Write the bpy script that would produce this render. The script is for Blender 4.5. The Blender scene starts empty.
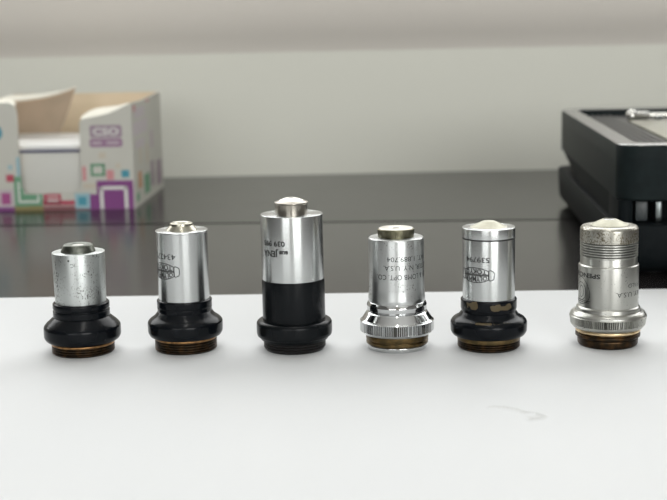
import bpy, bmesh, math, random
from mathutils import Vector, Matrix
random.seed(4)
S = bpy.context.scene
COL = S.collection
MM = 0.001
Z0 = 0.74            # height of the paper's upper face above the floor
PI = math.pi

# ------------------------------------------------------------------ helpers
def link_mesh(name, verts, faces, mats=None, parent=None, smooth=None, fmat=None):
    me = bpy.data.meshes.new(name)
    me.from_pydata([tuple(v) for v in verts], [], faces)
    for m in (mats if isinstance(mats, (list, tuple)) else [mats]):
        if m: me.materials.append(m)
    if fmat:
        for p, k in zip(me.polygons, fmat): p.material_index = k
    me.update()
    if smooth is not None:
        for p in me.polygons: p.use_smooth = True
        me.set_sharp_from_angle(angle=math.radians(smooth))
    o = bpy.data.objects.new(name, me)
    COL.objects.link(o)
    if parent: o.parent = parent
    return o

def bm_obj(name, bm, mats, parent=None, smooth=None):
    bmesh.ops.recalc_face_normals(bm, faces=bm.faces)
    me = bpy.data.meshes.new(name)
    bm.to_mesh(me); bm.free()
    for m in (mats if isinstance(mats, (list, tuple)) else [mats]):
        me.materials.append(m)
    if smooth is not None:
        for p in me.polygons: p.use_smooth = True
        me.set_sharp_from_angle(angle=math.radians(smooth))
    o = bpy.data.objects.new(name, me)
    COL.objects.link(o)
    if parent: o.parent = parent
    return o

def tag(o, label=None, cat=None, group=None, kind=None):
    if label: o['label'] = label
    if cat: o['category'] = cat
    if group: o['group'] = group
    if kind: o['kind'] = kind
    return o

def empty(name, loc, rz=0.0):
    o = bpy.data.objects.new(name, None)
    o.empty_display_size = 0.01
    o.location = loc; o.rotation_euler = (0, 0, rz)
    COL.objects.link(o)
    return o

def box_bm(bm, x0, y0, z0, x1, y1, z1, bevel=0.0, seg=2):
    r = bmesh.ops.create_cube(bm, size=1.0)
    vs = r['verts']
    for v in vs:
        v.co = Vector(((x0+x1)/2 + v.co.x*(x1-x0), (y0+y1)/2 + v.co.y*(y1-y0), (z0+z1)/2 + v.co.z*(z1-z0)))
    if bevel:
        es = list({e for v in vs for e in v.link_edges})
        bmesh.ops.bevel(bm, geom=es, offset=bevel, segments=seg, profile=0.5, affect='EDGES')
    return bm

def box(name, a, b, mat, parent=None, bevel=0.0, seg=2):
    bm = bmesh.new()
    box_bm(bm, *a, *b, bevel=bevel, seg=seg)
    return bm_obj(name, bm, mat, parent, 35 if bevel else None)

def fillet(pts, r, n=3):
    """round the corners of a polyline (millimetres)"""
    out = [pts[0]]
    for i in range(1, len(pts)-1):
        rr = pts[i][2] if len(pts[i]) > 2 else r
        p = Vector(pts[i][:2]); a = Vector(pts[i-1][:2]) - p; b = Vector(pts[i+1][:2]) - p
        d = min(rr, a.length*0.45, b.length*0.45)
        if d < 1e-3: out.append(tuple(p)); continue
        A = p + a.normalized()*d; B = p + b.normalized()*d
        for k in range(n+1):
            t = k/n
            q = A*(1-t)**2 + p*2*t*(1-t) + B*t*t
            out.append((q.x, q.y))
    out.append(pts[-1])
    return [(q[0], q[1]) for q in out]

ZMAP = []
def remap(z):
    """heights measured along an objective, corrected piecewise"""
    if not ZMAP: return z
    for (a, b), (c, d) in zip(ZMAP, ZMAP[1:]):
        if a <= z <= c: return b + (d-b)*(z-a)/(c-a)
    return z + ZMAP[-1][1] - ZMAP[-1][0]

def lathe(name, prof, mat, parent, seg=96, rf=None, r=0.15, smooth=38, sharp=False, low=None):
    """profile of (radius, z) in mm, solid of revolution about z; rf(i, angle, radius) may modulate the radius"""
    prof = [(q[0], remap(q[1])) + tuple(q[2:]) for q in prof]
    pts = prof if sharp else fillet(prof, r)
    V, Fc, rows = [], [], []
    for i, (rad, z) in enumerate(pts):
        if rad < 1e-6:
            rows.append([len(V)]); V.append((0, 0, z*MM)); continue
        row = []
        for k in range(seg):
            a = 2*PI*k/seg
            q = rf(z, a, rad) if rf else rad
            row.append(len(V)); V.append((q*math.sin(a)*MM, -q*math.cos(a)*MM, z*MM))
        rows.append(row)
    for A, B in zip(rows, rows[1:]):
        if len(A) == 1 and len(B) == 1: continue
        for k in range(seg):
            k2 = (k+1) % seg
            if len(A) == 1: Fc.append((A[0], B[k2], B[k]))
            elif len(B) == 1: Fc.append((A[k], A[k2], B[0]))
            else: Fc.append((A[k], A[k2], B[k2], B[k]))
    if low:          # (material, radius limit as a function of z, z range): darker material at the bottom of knurls and grooves
        fm = []
        for f in Fc:
            c = [V[i] for i in f]; zz = sum(q[2] for q in c)/len(c)/MM
            rr = max(math.hypot(q[0], q[1]) for q in c)/MM
            fm.append(1 if low[2] <= zz <= low[3] and rr < low[1](zz) else 0)
        return link_mesh(name, V, Fc, [mat, low[0]], parent, smooth, fm)
    return link_mesh(name, V, Fc, mat, parent, smooth)

def thread_prof(r, z0, z1, pitch=0.75, depth=0.38):
    n = max(1, round((z1-z0)/pitch)); p = (z1-z0)/n; out = []
    for k in range(n):
        a = z0 + k*p
        out += [(r, a+0.08*p), (r, a+0.42*p), (r-depth, a+0.62*p), (r-depth, a+0.86*p)]
    return out

def prism(name, outline, y0, y1, mats, parent=None, fm=None, smooth=None):
    """outline of (x, z) extruded from y0 to y1 (same unit); material slot 1 on the +y face when fm"""
    bm = bmesh.new()
    f = bm.faces.new([bm.verts.new((x, y0, z)) for x, z in outline])
    r = bmesh.ops.extrude_face_region(bm, geom=[f])
    for v in [g for g in r['geom'] if isinstance(g, bmesh.types.BMVert)]: v.co.y = y1
    if fm:
        for q in bm.faces:
            if all(abs(v.co.y - y1) < 1e-7 for v in q.verts): q.material_index = 1
    return bm_obj(name, bm, mats, parent, smooth)

# ------------------------------------------------------------------ lettering
_font_cache = {}
def glyph_mesh(text, bold=0.0):
    """flat text as (verts, faces); capital height is 1, starts at x = 0"""
    key = (text, bold)
    if key in _font_cache: return _font_cache[key]
    def make(t):
        cu = bpy.data.curves.new('text', 'FONT'); cu.body = t; cu.offset = bold
        cu.resolution_u = 3
        ob = bpy.data.objects.new('text', cu); COL.objects.link(ob)
        dg = bpy.context.evaluated_depsgraph_get(); dg.update()
        me = bpy.data.meshes.new_from_object(ob.evaluated_get(dg))
        V = [v.co.copy() for v in me.vertices]; Fc = [tuple(p.vertices) for p in me.polygons]
        bpy.data.objects.remove(ob); bpy.data.curves.remove(cu); bpy.data.meshes.remove(me)
        return V, Fc
    H, _ = make('H')
    h = max(v.y for v in H) - min(v.y for v in H); b0 = min(v.y for v in H)
    V, Fc = make(text)
    x0 = min(v.x for v in V)
    V = [((v.x-x0)/h, (v.y-b0)/h) for v in V]
    _font_cache[key] = (V, Fc)
    return V, Fc

def wrap(a, z, r, lift=0.03):
    """point on a cylinder: angle a (radians, 0 faces the camera side, + to the right), z and r in mm"""
    q = r + lift
    return (q*math.sin(a)*MM, -q*math.cos(a)*MM, z*MM)

def engrave(name, text, parent, mat, r, z, h, start=None, end=None, span=None, bold=0.0, tilt=0.0, rz=None):
    """lettering upside down round a barrel; start / end = angle in degrees of its first / last letter; z = middle of the letters"""
    V, Fc = glyph_mesh(text, bold)
    w = max(v[0] for v in V)*h
    sc = 1.0
    if span: sc = math.radians(span)*r/w
    W = w*sc
    if start is not None: a0 = math.radians(start)
    else: a0 = math.radians(end) + W/r
    P = []
    for u, v in V:
        uu, vv = u*h*sc, (v-0.5)*h
        if tilt:
            c, s = math.cos(tilt), math.sin(tilt)
            uu, vv = uu*c - vv*s, uu*s + vv*c
        zz = z - vv
        P.append(wrap(a0 - uu/r, zz, rz(zz) if rz else r))
    return link_mesh(name, P, Fc, mat, parent)

def strokes(lines, width, conv):
    """polylines (mm, flat) turned into ribbons; conv maps (u, v) to a point"""
    V, Fc = [], []
    for pts, closed in lines:
        d = []
        P = list(pts) + ([pts[0]] if closed else [])
        for a, b in zip(P, P[1:]):
            n = max(1, int(math.hypot(b[0]-a[0], b[1]-a[1])/0.35))
            for k in range(n): d.append((a[0]+(b[0]-a[0])*k/n, a[1]+(b[1]-a[1])*k/n))
        if not closed: d.append(P[-1])
        N = len(d); base = len(V)
        for i in range(N):
            p = d[(i-1) % N] if (closed or i > 0) else d[i]
            q = d[(i+1) % N] if (closed or i < N-1) else d[i]
            tx, ty = q[0]-p[0], q[1]-p[1]; L = math.hypot(tx, ty) or 1
            nx, ny = -ty/L*width/2, tx/L*width/2
            V.append(conv(d[i][0]+nx, d[i][1]+ny)); V.append(conv(d[i][0]-nx, d[i][1]-ny))
        for i in range(N if closed else N-1):
            j = (i+1) % N
            Fc.append((base+2*i, base+2*i+1, base+2*j+1, base+2*j))
    return V, Fc

def lens_emblem(parent, mat, r, zc, ac, W=9.3, H=5.2):
    """lens-shaped outline with two lines of lettering and a small lobe at each end, upside down"""
    ac = math.radians(ac)
    conv = lambda u, v: wrap(ac - u/r, zc - v, r)
    half = lambda u: H/2*(1 - 0.42*(abs(u)/(W/2))**2.2)
    n = 28
    us = [-W/2 + W*k/n for k in range(n+1)]
    oval = [(u, half(u)) for u in us] + [(u, -half(u)) for u in reversed(us)]
    lines = [(oval, True), ([(-W/2, 0.1), (W/2, 0.1)], False), ([(-W/2, -0.22), (W/2, -0.22)], False)]
    for s in (-1, 1):
        x0, x1 = s*(W/2+0.1), s*(W/2+1.8)
        lines.append(([(x0, 1.35), (s*(W/2+0.5), 1.75), (x1-s*0.35, 1.35), (x1, 0.9), (x1, -0.9), (x1-s*0.35, -1.35), (s*(W/2+0.5), -1.75), (x0, -1.35)], True))
    V, Fc = strokes(lines, 0.26, conv)
    for text, lo, hi, ww in (('OLYMPUS', 0.30, 1, 0.92), ('TOKYO', -0.42, -1, 0.86)):
        G, GF = glyph_mesh(text, 0.018)
        gw = max(g[0] for g in G); b = len(V)
        for gx, gy in G:
            u = (gx/gw - 0.5)*W*ww
            e = half(u) - 0.28
            if hi > 0: v = lo + (e-lo)*min(max(gy, 0), 1)
            else: v = -e + (e+lo)*min(max(gy, 0), 1)
            V.append(conv(u, v))
        Fc += [tuple(b+i for i in f) for f in GF]
    return link_mesh('emblem', V, Fc, mat, parent)

# ------------------------------------------------------------------ materials
def new_mat(name):
    m = bpy.data.materials.new(name); m.use_nodes = True
    nt = m.node_tree
    return m, nt, nt.nodes['Principled BSDF']

def plain(name, col, rough=0.5, metal=0.0, coat=0.0, spec=0.5):
    m, nt, b = new_mat(name)
    b.inputs['Base Color'].default_value = (*col, 1)
    b.inputs['Roughness'].default_value = rough
    b.inputs['Metallic'].default_value = metal
    b.inputs['Coat Weight'].default_value = coat
    b.inputs['Coat Roughness'].default_value = 0.08
    b.inputs['Specular IOR Level'].default_value = spec
    return m

def node(nt, t, **kw):
    n = nt.nodes.new(t)
    for k, v in kw.items(): setattr(n, k, v)
    return n

def noise(nt, scale, detail=3.0, coord='Object', stretch=(1, 1, 1)):
    tc = node(nt, 'ShaderNodeTexCoord'); mp = node(nt, 'ShaderNodeMapping')
    mp.inputs['Scale'].default_value = stretch
    nz = node(nt, 'ShaderNodeTexNoise')
    nz.inputs['Scale'].default_value = scale; nz.inputs['Detail'].default_value = detail
    nt.links.new(tc.outputs[coord], mp.inputs['Vector']); nt.links.new(mp.outputs['Vector'], nz.inputs['Vector'])
    return nz

def ramp(nt, src, a, b, ca=(0, 0, 0, 1), cb=(1, 1, 1, 1)):
    r = node(nt, 'ShaderNodeValToRGB')
    r.color_ramp.elements[0].position = a; r.color_ramp.elements[1].position = b
    r.color_ramp.elements[0].color = ca; r.color_ramp.elements[1].color = cb
    nt.links.new(src, r.inputs['Fac'])
    return r

def mixcol(nt, fac, a, b):
    m = node(nt, 'ShaderNodeMix', data_type='RGBA')
    nt.links.new(fac, m.inputs['Factor'])
    for s, v in ((m.inputs[6], a), (m.inputs[7], b)):
        if isinstance(v, tuple): s.default_value = (*v[:3], 1)
        else: nt.links.new(v, s)
    return m.outputs[2]

def turned_metal(name, col, rough=0.28, aniso=0.7, wear=0.0, wear_col=(0.22, 0.22, 0.21), streak=0.0, seed=0.0):
    """lathe-turned metal: highlights drawn out along the axis, small worn specks, faint scratches"""
    m, nt, b = new_mat(name)
    b.inputs['Metallic'].default_value = 1.0
    b.inputs['Anisotropic'].default_value = aniso
    b.inputs['Anisotropic Rotation'].default_value = 0.25
    tg = node(nt, 'ShaderNodeTangent', direction_type='RADIAL', axis='Z')
    nt.links.new(tg.outputs['Tangent'], b.inputs['Tangent'])
    ring = noise(nt, 500, 2)
    mr = node(nt, 'ShaderNodeMapRange')
    mr.inputs['To Min'].default_value = rough*0.95; mr.inputs['To Max'].default_value = rough*1.05
    if wear: nt.links.new(ring.outputs['Fac'], mr.inputs['Value'])
    else: mr.inputs['Value'].default_value = 0.5
    rough_out = mr.outputs['Result']
    base = tuple(col)
    if wear:
        sp = noise(nt, 2600, 5, stretch=(1, 1, 0.6))
        big = noise(nt, 160, 3)
        add = node(nt, 'ShaderNodeMath', operation='MULTIPLY_ADD')
        nt.links.new(big.outputs['Fac'], add.inputs[0]); add.inputs[1].default_value = 0.55
        nt.links.new(sp.outputs['Fac'], add.inputs[2])
        rp = ramp(nt, add.outputs['Value'], 0.98 - wear*0.10, 1.08 - wear*0.08)
        c = mixcol(nt, rp.outputs['Color'], base, wear_col)
        sc = noise(nt, 500, 4, stretch=(3, 3, 0.25))
        rs = ramp(nt, sc.outputs['Fac'], 0.60, 0.75)
        ml = node(nt, 'ShaderNodeMath', operation='MULTIPLY'); ml.inputs[1].default_value = 0.45*wear
        nt.links.new(rs.outputs['Color'], ml.inputs[0])
        c2 = mixcol(nt, ml.outputs['Value'], c, tuple(x*0.5 for x in col))
        nt.links.new(c2, b.inputs['Base Color'])
        ad = node(nt, 'ShaderNodeMath', operation='MULTIPLY_ADD'); ad.inputs[1].default_value = 0.3
        nt.links.new(rp.outputs['Color'], ad.inputs[0]); nt.links.new(rough_out, ad.inputs[2])
        rough_out = ad.outputs['Value']
    else:
        b.inputs['Base Color'].default_value = (*base, 1)
    nt.links.new(rough_out, b.inputs['Roughness'])
    return m

def lacquer(name, col=(0.003, 0.004, 0.0055), rough=0.22, chips=0.0, chip_col=(0.30, 0.28, 0.24), patches=None):
    """black lacquer on metal; chips lays bare specks, patches = [(angle, half angle, z, half z)] worn to brass"""
    m, nt, b = new_mat(name)
    b.inputs['Roughness'].default_value = rough
    b.inputs['Specular IOR Level'].default_value = 0.15
    nz = noise(nt, 420, 5)
    fac = None
    if chips:
        fac = ramp(nt, nz.outputs['Fac'], 0.74 - 0.1*chips, 0.78 - 0.1*chips).outputs['Color']
    if patches:
        tc = node(nt, 'ShaderNodeTexCoord'); sx = node(nt, 'ShaderNodeSeparateXYZ')
        nt.links.new(tc.outputs['Object'], sx.inputs['Vector'])
        at = node(nt, 'ShaderNodeMath', operation='ARCTAN2')
        ng = node(nt, 'ShaderNodeMath', operation='MULTIPLY'); ng.inputs[1].default_value = -1
        nt.links.new(sx.outputs['Y'], ng.inputs[0])
        nt.links.new(sx.outputs['X'], at.inputs[0]); nt.links.new(ng.outputs['Value'], at.inputs[1])
        wob = node(nt, 'ShaderNodeMath', operation='MULTIPLY_ADD'); wob.inputs[1].default_value = 6.0; wob.inputs[2].default_value = -2.7
        nt.links.new(nz.outputs['Fac'], wob.inputs[0])
        for (a, ha, z, hz) in patches:
            def nd(src, c, h):
                s = node(nt, 'ShaderNodeMath', operation='SUBTRACT'); s.inputs[1].default_value = c
                nt.links.new(src, s.inputs[0])
                d = node(nt, 'ShaderNodeMath', operation='DIVIDE'); d.inputs[1].default_value = h
                nt.links.new(s.outputs['Value'], d.inputs[0])
                p = node(nt, 'ShaderNodeMath', operation='POWER'); p.inputs[1].default_value = 4
                ab = node(nt, 'ShaderNodeMath', operation='ABSOLUTE'); nt.links.new(d.outputs['Value'], ab.inputs[0])
                nt.links.new(ab.outputs['Value'], p.inputs[0])
                return p.outputs['Value']
            s1 = node(nt, 'ShaderNodeMath', operation='ADD')
            nt.links.new(nd(at.outputs['Value'], math.radians(a), math.radians(ha)), s1.inputs[0])
            nt.links.new(nd(sx.outputs['Z'], z*MM, hz*MM), s1.inputs[1])
            s2 = node(nt, 'ShaderNodeMath', operation='ADD')
            nt.links.new(s1.outputs['Value'], s2.inputs[0]); nt.links.new(wob.outputs['Value'], s2.inputs[1])
            r = ramp(nt, s2.outputs['Value'], 0.8, 1.0, (1, 1, 1, 1), (0, 0, 0, 1)).outputs['Color']
            if fac is None: fac = r
            else:
                mx = node(nt, 'ShaderNodeMath', operation='MAXIMUM')
                nt.links.new(fac, mx.inputs[0]); nt.links.new(r, mx.inputs[1]); fac = mx.outputs['Value']
    if fac is not None:
        nt.links.new(mixcol(nt, fac, tuple(col), tuple(chip_col)), b.inputs['Base Color'])
    else:
        b.inputs['Base Color'].default_value = (*col, 1)
    return m

def mottled(name, c1, c2, scale, rough=0.5, metal=0.0, lo=0.4, hi=0.6, spec=0.5, stretch=(1, 1, 1)):
    m, nt, b = new_mat(name)
    nz = noise(nt, scale, 4, stretch=stretch)
    r = ramp(nt, nz.outputs['Fac'], lo, hi)
    nt.links.new(mixcol(nt, r.outputs['Color'], c1, c2), b.inputs['Base Color'])
    b.inputs['Roughness'].default_value = rough; b.inputs['Metallic'].default_value = metal
    b.inputs['Specular IOR Level'].default_value = spec
    return m

M = {}
M['silver_worn'] = turned_metal('worn_nickel', (0.54, 0.565, 0.555), 0.38, 0.55, wear=1.15)
M['silver'] = turned_metal('satin_chrome', (0.575, 0.59, 0.585), 0.27, 0.75)
M['silver_bright'] = turned_metal('bright_chrome', (0.545, 0.56, 0.555), 0.33, 0.6, wear=0.55)
M['chrome'] = plain('polished_chrome', (0.58, 0.59, 0.59), 0.09, 1.0)
M['silver_grey'] = turned_metal('aged_chrome', (0.46, 0.46, 0.43), 0.32, 0.6, wear=0.4)
M['silver_spotted'] = turned_metal('spotted_chrome', (0.44, 0.43, 0.385), 0.30, 0.5, wear=1.9, wear_col=(0.16, 0.14, 0.10))
M['nickel'] = turned_metal('dull_nickel', (0.36, 0.335, 0.295), 0.30, 0.6)
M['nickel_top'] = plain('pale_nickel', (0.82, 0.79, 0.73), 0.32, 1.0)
M['tarnish'] = mottled('tarnished_brass', (0.10, 0.108, 0.092), (0.22, 0.23, 0.20), 420, 0.38, 1.0, 0.4, 0.7)
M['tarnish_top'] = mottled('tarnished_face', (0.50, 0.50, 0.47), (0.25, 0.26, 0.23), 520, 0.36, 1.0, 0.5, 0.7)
M['olive'] = mottled('olive_oxide', (0.12, 0.115, 0.075), (0.17, 0.16, 0.11), 300, 0.35, 1.0)
M['cream_metal'] = mottled('cream_nickel', (0.42, 0.41, 0.335), (0.36, 0.35, 0.285), 350, 0.48, 1.0)
M['warm_metal'] = turned_metal('warm_nickel', (0.43, 0.415, 0.34), 0.28, 0.4)
M['lens'] = plain('lens_glass', (0.10, 0.11, 0.10), 0.06, 0.0, 0.5, 0.8)
M['black_a'] = lacquer('black_lacquer', rough=0.20, chips=0.35, chip_col=(0.16, 0.16, 0.15))
M['black_b'] = lacquer('black_lacquer_clean', rough=0.19, chips=0.12, chip_col=(0.12, 0.12, 0.12))
M['black_c'] = lacquer('black_satin_lacquer', (0.004, 0.005, 0.006), rough=0.26)
M['black_d'] = lacquer('black_lacquer_rubbed', rough=0.2, chips=0.3, chip_col=(0.085, 0.066, 0.037),
                       patches=[(28, 27, 14.6, 1.1), (-36, 16, 15.0, 1.4), (-4, 34, 9.9, 0.28)])
M['brass'] = mottled('old_brass', (0.40, 0.22, 0.09), (0.20, 0.11, 0.05), 500, 0.33, 1.0)
M['brass_dark'] = mottled('dark_brass', (0.030, 0.022, 0.015), (0.10, 0.055, 0.025), 420, 0.36, 1.0, 0.45, 0.75)
M['brass_olive'] = mottled('olive_brass', (0.09, 0.066, 0.032), (0.16, 0.105, 0.045), 420, 0.33, 1.0, 0.4, 0.7)
M['brass_bright'] = mottled('bright_brass', (0.74, 0.58, 0.36), (0.52, 0.36, 0.18), 420, 0.30, 1.0, 0.45, 0.75)
M['thread_black'] = lacquer('blackened_thread', (0.012, 0.011, 0.011), rough=0.3)
M['ink'] = plain('engraving_ink', (0.018, 0.018, 0.018), 0.6)
M['ink_faint'] = plain('rubbed_engraving', (0.08, 0.085, 0.08), 0.5)
M['ink_grey'] = plain('grey_engraving', (0.02, 0.021, 0.02), 0.5)
M['groove_bottom'] = plain('dark_groove_bottom', (0.07, 0.066, 0.058), 0.4, 1.0)  # darker metal tone for the low faces of knurls and grooves
M['groove'] = plain('dark_groove', (0.02, 0.02, 0.02), 0.5)

# ------------------------------------------------------------------ the setting
def wall_material(name, col, var=0.04):
    m, nt, b = new_mat(name)
    nz = noise(nt, 2.2, 3)
    r = ramp(nt, nz.outputs['Fac'], 0.3, 0.7)
    nt.links.new(mixcol(nt, r.outputs['Color'], tuple(c*(1-var) for c in col), tuple(c*(1+var) for c in col)), b.inputs['Base Color'])
    b.inputs['Roughness'].default_value = 0.75
    fine = noise(nt, 500, 2)
    bp = node(nt, 'ShaderNodeBump'); bp.inputs['Strength'].default_value = 0.04; bp.inputs['Distance'].default_value = 0.001
    nt.links.new(fine.outputs['Fac'], bp.inputs['Height']); nt.links.new(bp.outputs['Normal'], b.inputs['Normal'])
    return m
M['wall'] = wall_material('painted_wall', (0.655, 0.62, 0.565))
M['upstand'] = wall_material('painted_upstand', (0.67, 0.67, 0.60), 0.02)
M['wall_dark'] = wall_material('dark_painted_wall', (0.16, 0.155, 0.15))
M['ceiling'] = wall_material('white_ceiling', (0.8, 0.8, 0.79))
M['floor'] = mottled('vinyl_floor', (0.30, 0.29, 0.27), (0.35, 0.34, 0.32), 6, 0.5)
M['white_paint'] = plain('white_frame_paint', (0.78, 0.78, 0.76), 0.4)

X0, X1, YF, YB, ZC = -2.0, 2.0, -2.2, 0.922, 2.6
T = 0.1
WX0, WX1, WZ0, WZ1 = -1.0, 1.0, Z0 + 0.20, Z0 + 1.35       # window opening
def st(o): return tag(o, kind='structure')
st(box('floor', (X0-T, YF-T, -0.1), (X1+T, YB+T, 0), M['floor']))
st(box('ceiling', (X0-T, YF-T, ZC), (X1+T, YB+T, ZC+0.1), M['ceiling']))
st(box('wall_left', (X0-T, YF, 0), (X0, YB, ZC), M['wall_dark']))
st(box('wall_right', (X1, YF, 0), (X1+T, YB, ZC), M['wall_dark']))
FW = [(-1.75, -0.28), (0.28, 1.75)]; FZ0, FZ1 = 0.85, 2.3  # front-wall windows, unseen, added to brighten the back wall
bm = bmesh.new()
box_bm(bm, X0-T, YF-T, 0, X1+T, YF, FZ0)
box_bm(bm, X0-T, YF-T, FZ1, X1+T, YF, ZC)
for a, b in ((X0-T, FW[0][0]), (FW[0][1], FW[1][0]), (FW[1][1], X1+T)): box_bm(bm, a, YF-T, FZ0, b, YF, FZ1)
st(bm_obj('wall_front', bm, M['wall']))
bm = bmesh.new()
box_bm(bm, X0-T, YB, 0, X1+T, YB+T, WZ0)
box_bm(bm, X0-T, YB, WZ1, X1+T, YB+T, ZC)
box_bm(bm, X0-T, YB, WZ0, WX0, YB+T, WZ1)
box_bm(bm, WX1, YB, WZ0, X1+T, YB+T, WZ1)
st(bm_obj('wall_back', bm, M['wall']))
st(box('trim_1', (X0, YB-0.004, Z0-0.02), (X1, YB, Z0+0.0925), M['upstand'], bevel=0.0019, seg=4))
bm = bmesh.new()
prof2 = [(0.0040, 0.086), (0.0050, 0.091), (0.0078, 0.097), (0.0108, 0.105), (0.0125, 0.114), (0.0130, 0.122), (0.0130, WZ0-Z0), (0.0, WZ0-Z0), (0.0, 0.086)]
f = bm.faces.new([bm.verts.new((X0, YB-a, Z0+c)) for a, c in prof2])
r = bmesh.ops.extrude_face_region(bm, geom=[f])
for v in [g for g in r['geom'] if isinstance(g, bmesh.types.BMVert)]: v.co.x = X1
st(bm_obj('trim_2', bm, M['wall'], None, 30))
# windows: frame, mullion, thin glass; the front pair is unseen, added for light
m, nt, b = new_mat('window_glass')
tr = node(nt, 'ShaderNodeBsdfTransparent'); gl = node(nt, 'ShaderNodeBsdfGlossy'); mx = node(nt, 'ShaderNodeMixShader')
gl.inputs['Roughness'].default_value = 0.02; mx.inputs['Fac'].default_value = 0.06
nt.links.new(tr.outputs[0], mx.inputs[1]); nt.links.new(gl.outputs[0], mx.inputs[2])
nt.links.new(mx.outputs[0], nt.nodes['Material Output'].inputs['Surface'])
M['glass'] = m
def window(n, x0, x1, z0, z1, y0, y1):
    bm = bmesh.new(); mid = (x0+x1)/2
    for a in ((x0, z0, x1, z0+0.05), (x0, z1-0.05, x1, z1), (x0, z0+0.05, x0+0.05, z1-0.05), (x1-0.05, z0+0.05, x1, z1-0.05), (mid-0.025, z0+0.05, mid+0.025, z1-0.05)):
        box_bm(bm, a[0], y0, a[1], a[2], y1, a[3])
    w = st(bm_obj('window_%d' % n, bm, M['white_paint']))
    ym = (y0+y1)/2
    box('window_pane', (x0+0.04, ym-0.002, z0+0.04), (x1-0.04, ym+0.002, z1-0.04), M['glass'], w)
window(1, WX0, WX1, WZ0, WZ1, YB+0.02, YB+0.07)
for k, (a, b) in enumerate(FW): window(k+2, a, b, FZ0, FZ1, YF-0.07, YF-0.02)

# ------------------------------------------------------------------ desk and worktop
def laminate(name, base, rough, spec):
    m, nt, b = new_mat(name)
    nz = noise(nt, 30, 3)
    r = ramp(nt, nz.outputs['Fac'], 0.3, 0.7)
    nt.links.new(mixcol(nt, r.outputs['Color'], tuple(c*0.9 for c in base), tuple(c*1.1 for c in base)), b.inputs['Base Color'])
    mr = node(nt, 'ShaderNodeMapRange'); mr.inputs['To Min'].default_value = rough*0.92; mr.inputs['To Max'].default_value = rough*1.08
    nt.links.new(nz.outputs['Fac'], mr.inputs['Value']); nt.links.new(mr.outputs['Result'], b.inputs['Roughness'])
    b.inputs['Specular IOR Level'].default_value = spec
    return m
M['desk'] = laminate('dark_laminate', (0.014, 0.0125, 0.0125), 0.18, 0.46)
M['desk_far'] = laminate('dark_laminate_far', (0.013, 0.0125, 0.012), 0.18, 0.26)
M['steel_leg'] = plain('grey_steel', (0.25, 0.25, 0.26), 0.4, 1.0)
PT = 0.00015                       # paper thickness
ZD = Z0 - PT                       # desk top
a_seam = math.radians(-3.8)        # the joint between the two tops runs slightly askew
def top_slab(name, pts, z0, z1, mat, parent):
    bm = bmesh.new()
    f = bm.faces.new([bm.verts.new((x, y, z0)) for x, y in pts])
    r = bmesh.ops.extrude_face_region(bm, geom=[f])
    for v in [g for g in r['geom'] if isinstance(g, bmesh.types.BMVert)]: v.co.z = z1
    return bm_obj(name, bm, mat, parent)
ys = lambda x: 0.6915 + (x + 0.03)*math.tan(a_seam)*1.0
desk = empty('desk', (0, 0.3, 0))
tag(desk, 'black glossy laminate desk under the white paper, in front of the thin seam', 'desk')
d = top_slab('desk_top', [(-0.9, -0.25-0.3), (0.9, -0.25-0.3), (0.9, ys(0.9)-0.3-0.0022), (-0.9, ys(-0.9)-0.3-0.0022)], ZD-0.025, ZD, M['desk'], desk)
for sx in (-0.8, 0.8):
    for sy in (-0.18, 0.55):
        box('leg', (sx-0.02, sy-0.3-0.02, 0), (sx+0.02, sy-0.3+0.02, ZD-0.025), M['steel_leg'], desk)
wt = empty('worktop', (0, 0.82, 0))
tag(wt, 'dark laminate worktop strip along the wall, behind the thin seam, carrying the printed box', 'worktop')
top_slab('worktop_slab', [(-1.6, ys(-1.6)-0.82+0.0018), (1.6, ys(1.6)-0.82+0.0018), (1.6, 0.9175-0.82), (-1.6, 0.9175-0.82)], ZD-0.025, ZD, M['desk_far'], wt)
for sx in (-1.5, 1.5):
    box('side_panel', (sx-0.01, -0.0, 0), (sx+0.01, 0.09, ZD-0.025), M['desk_far'], wt)

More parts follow.
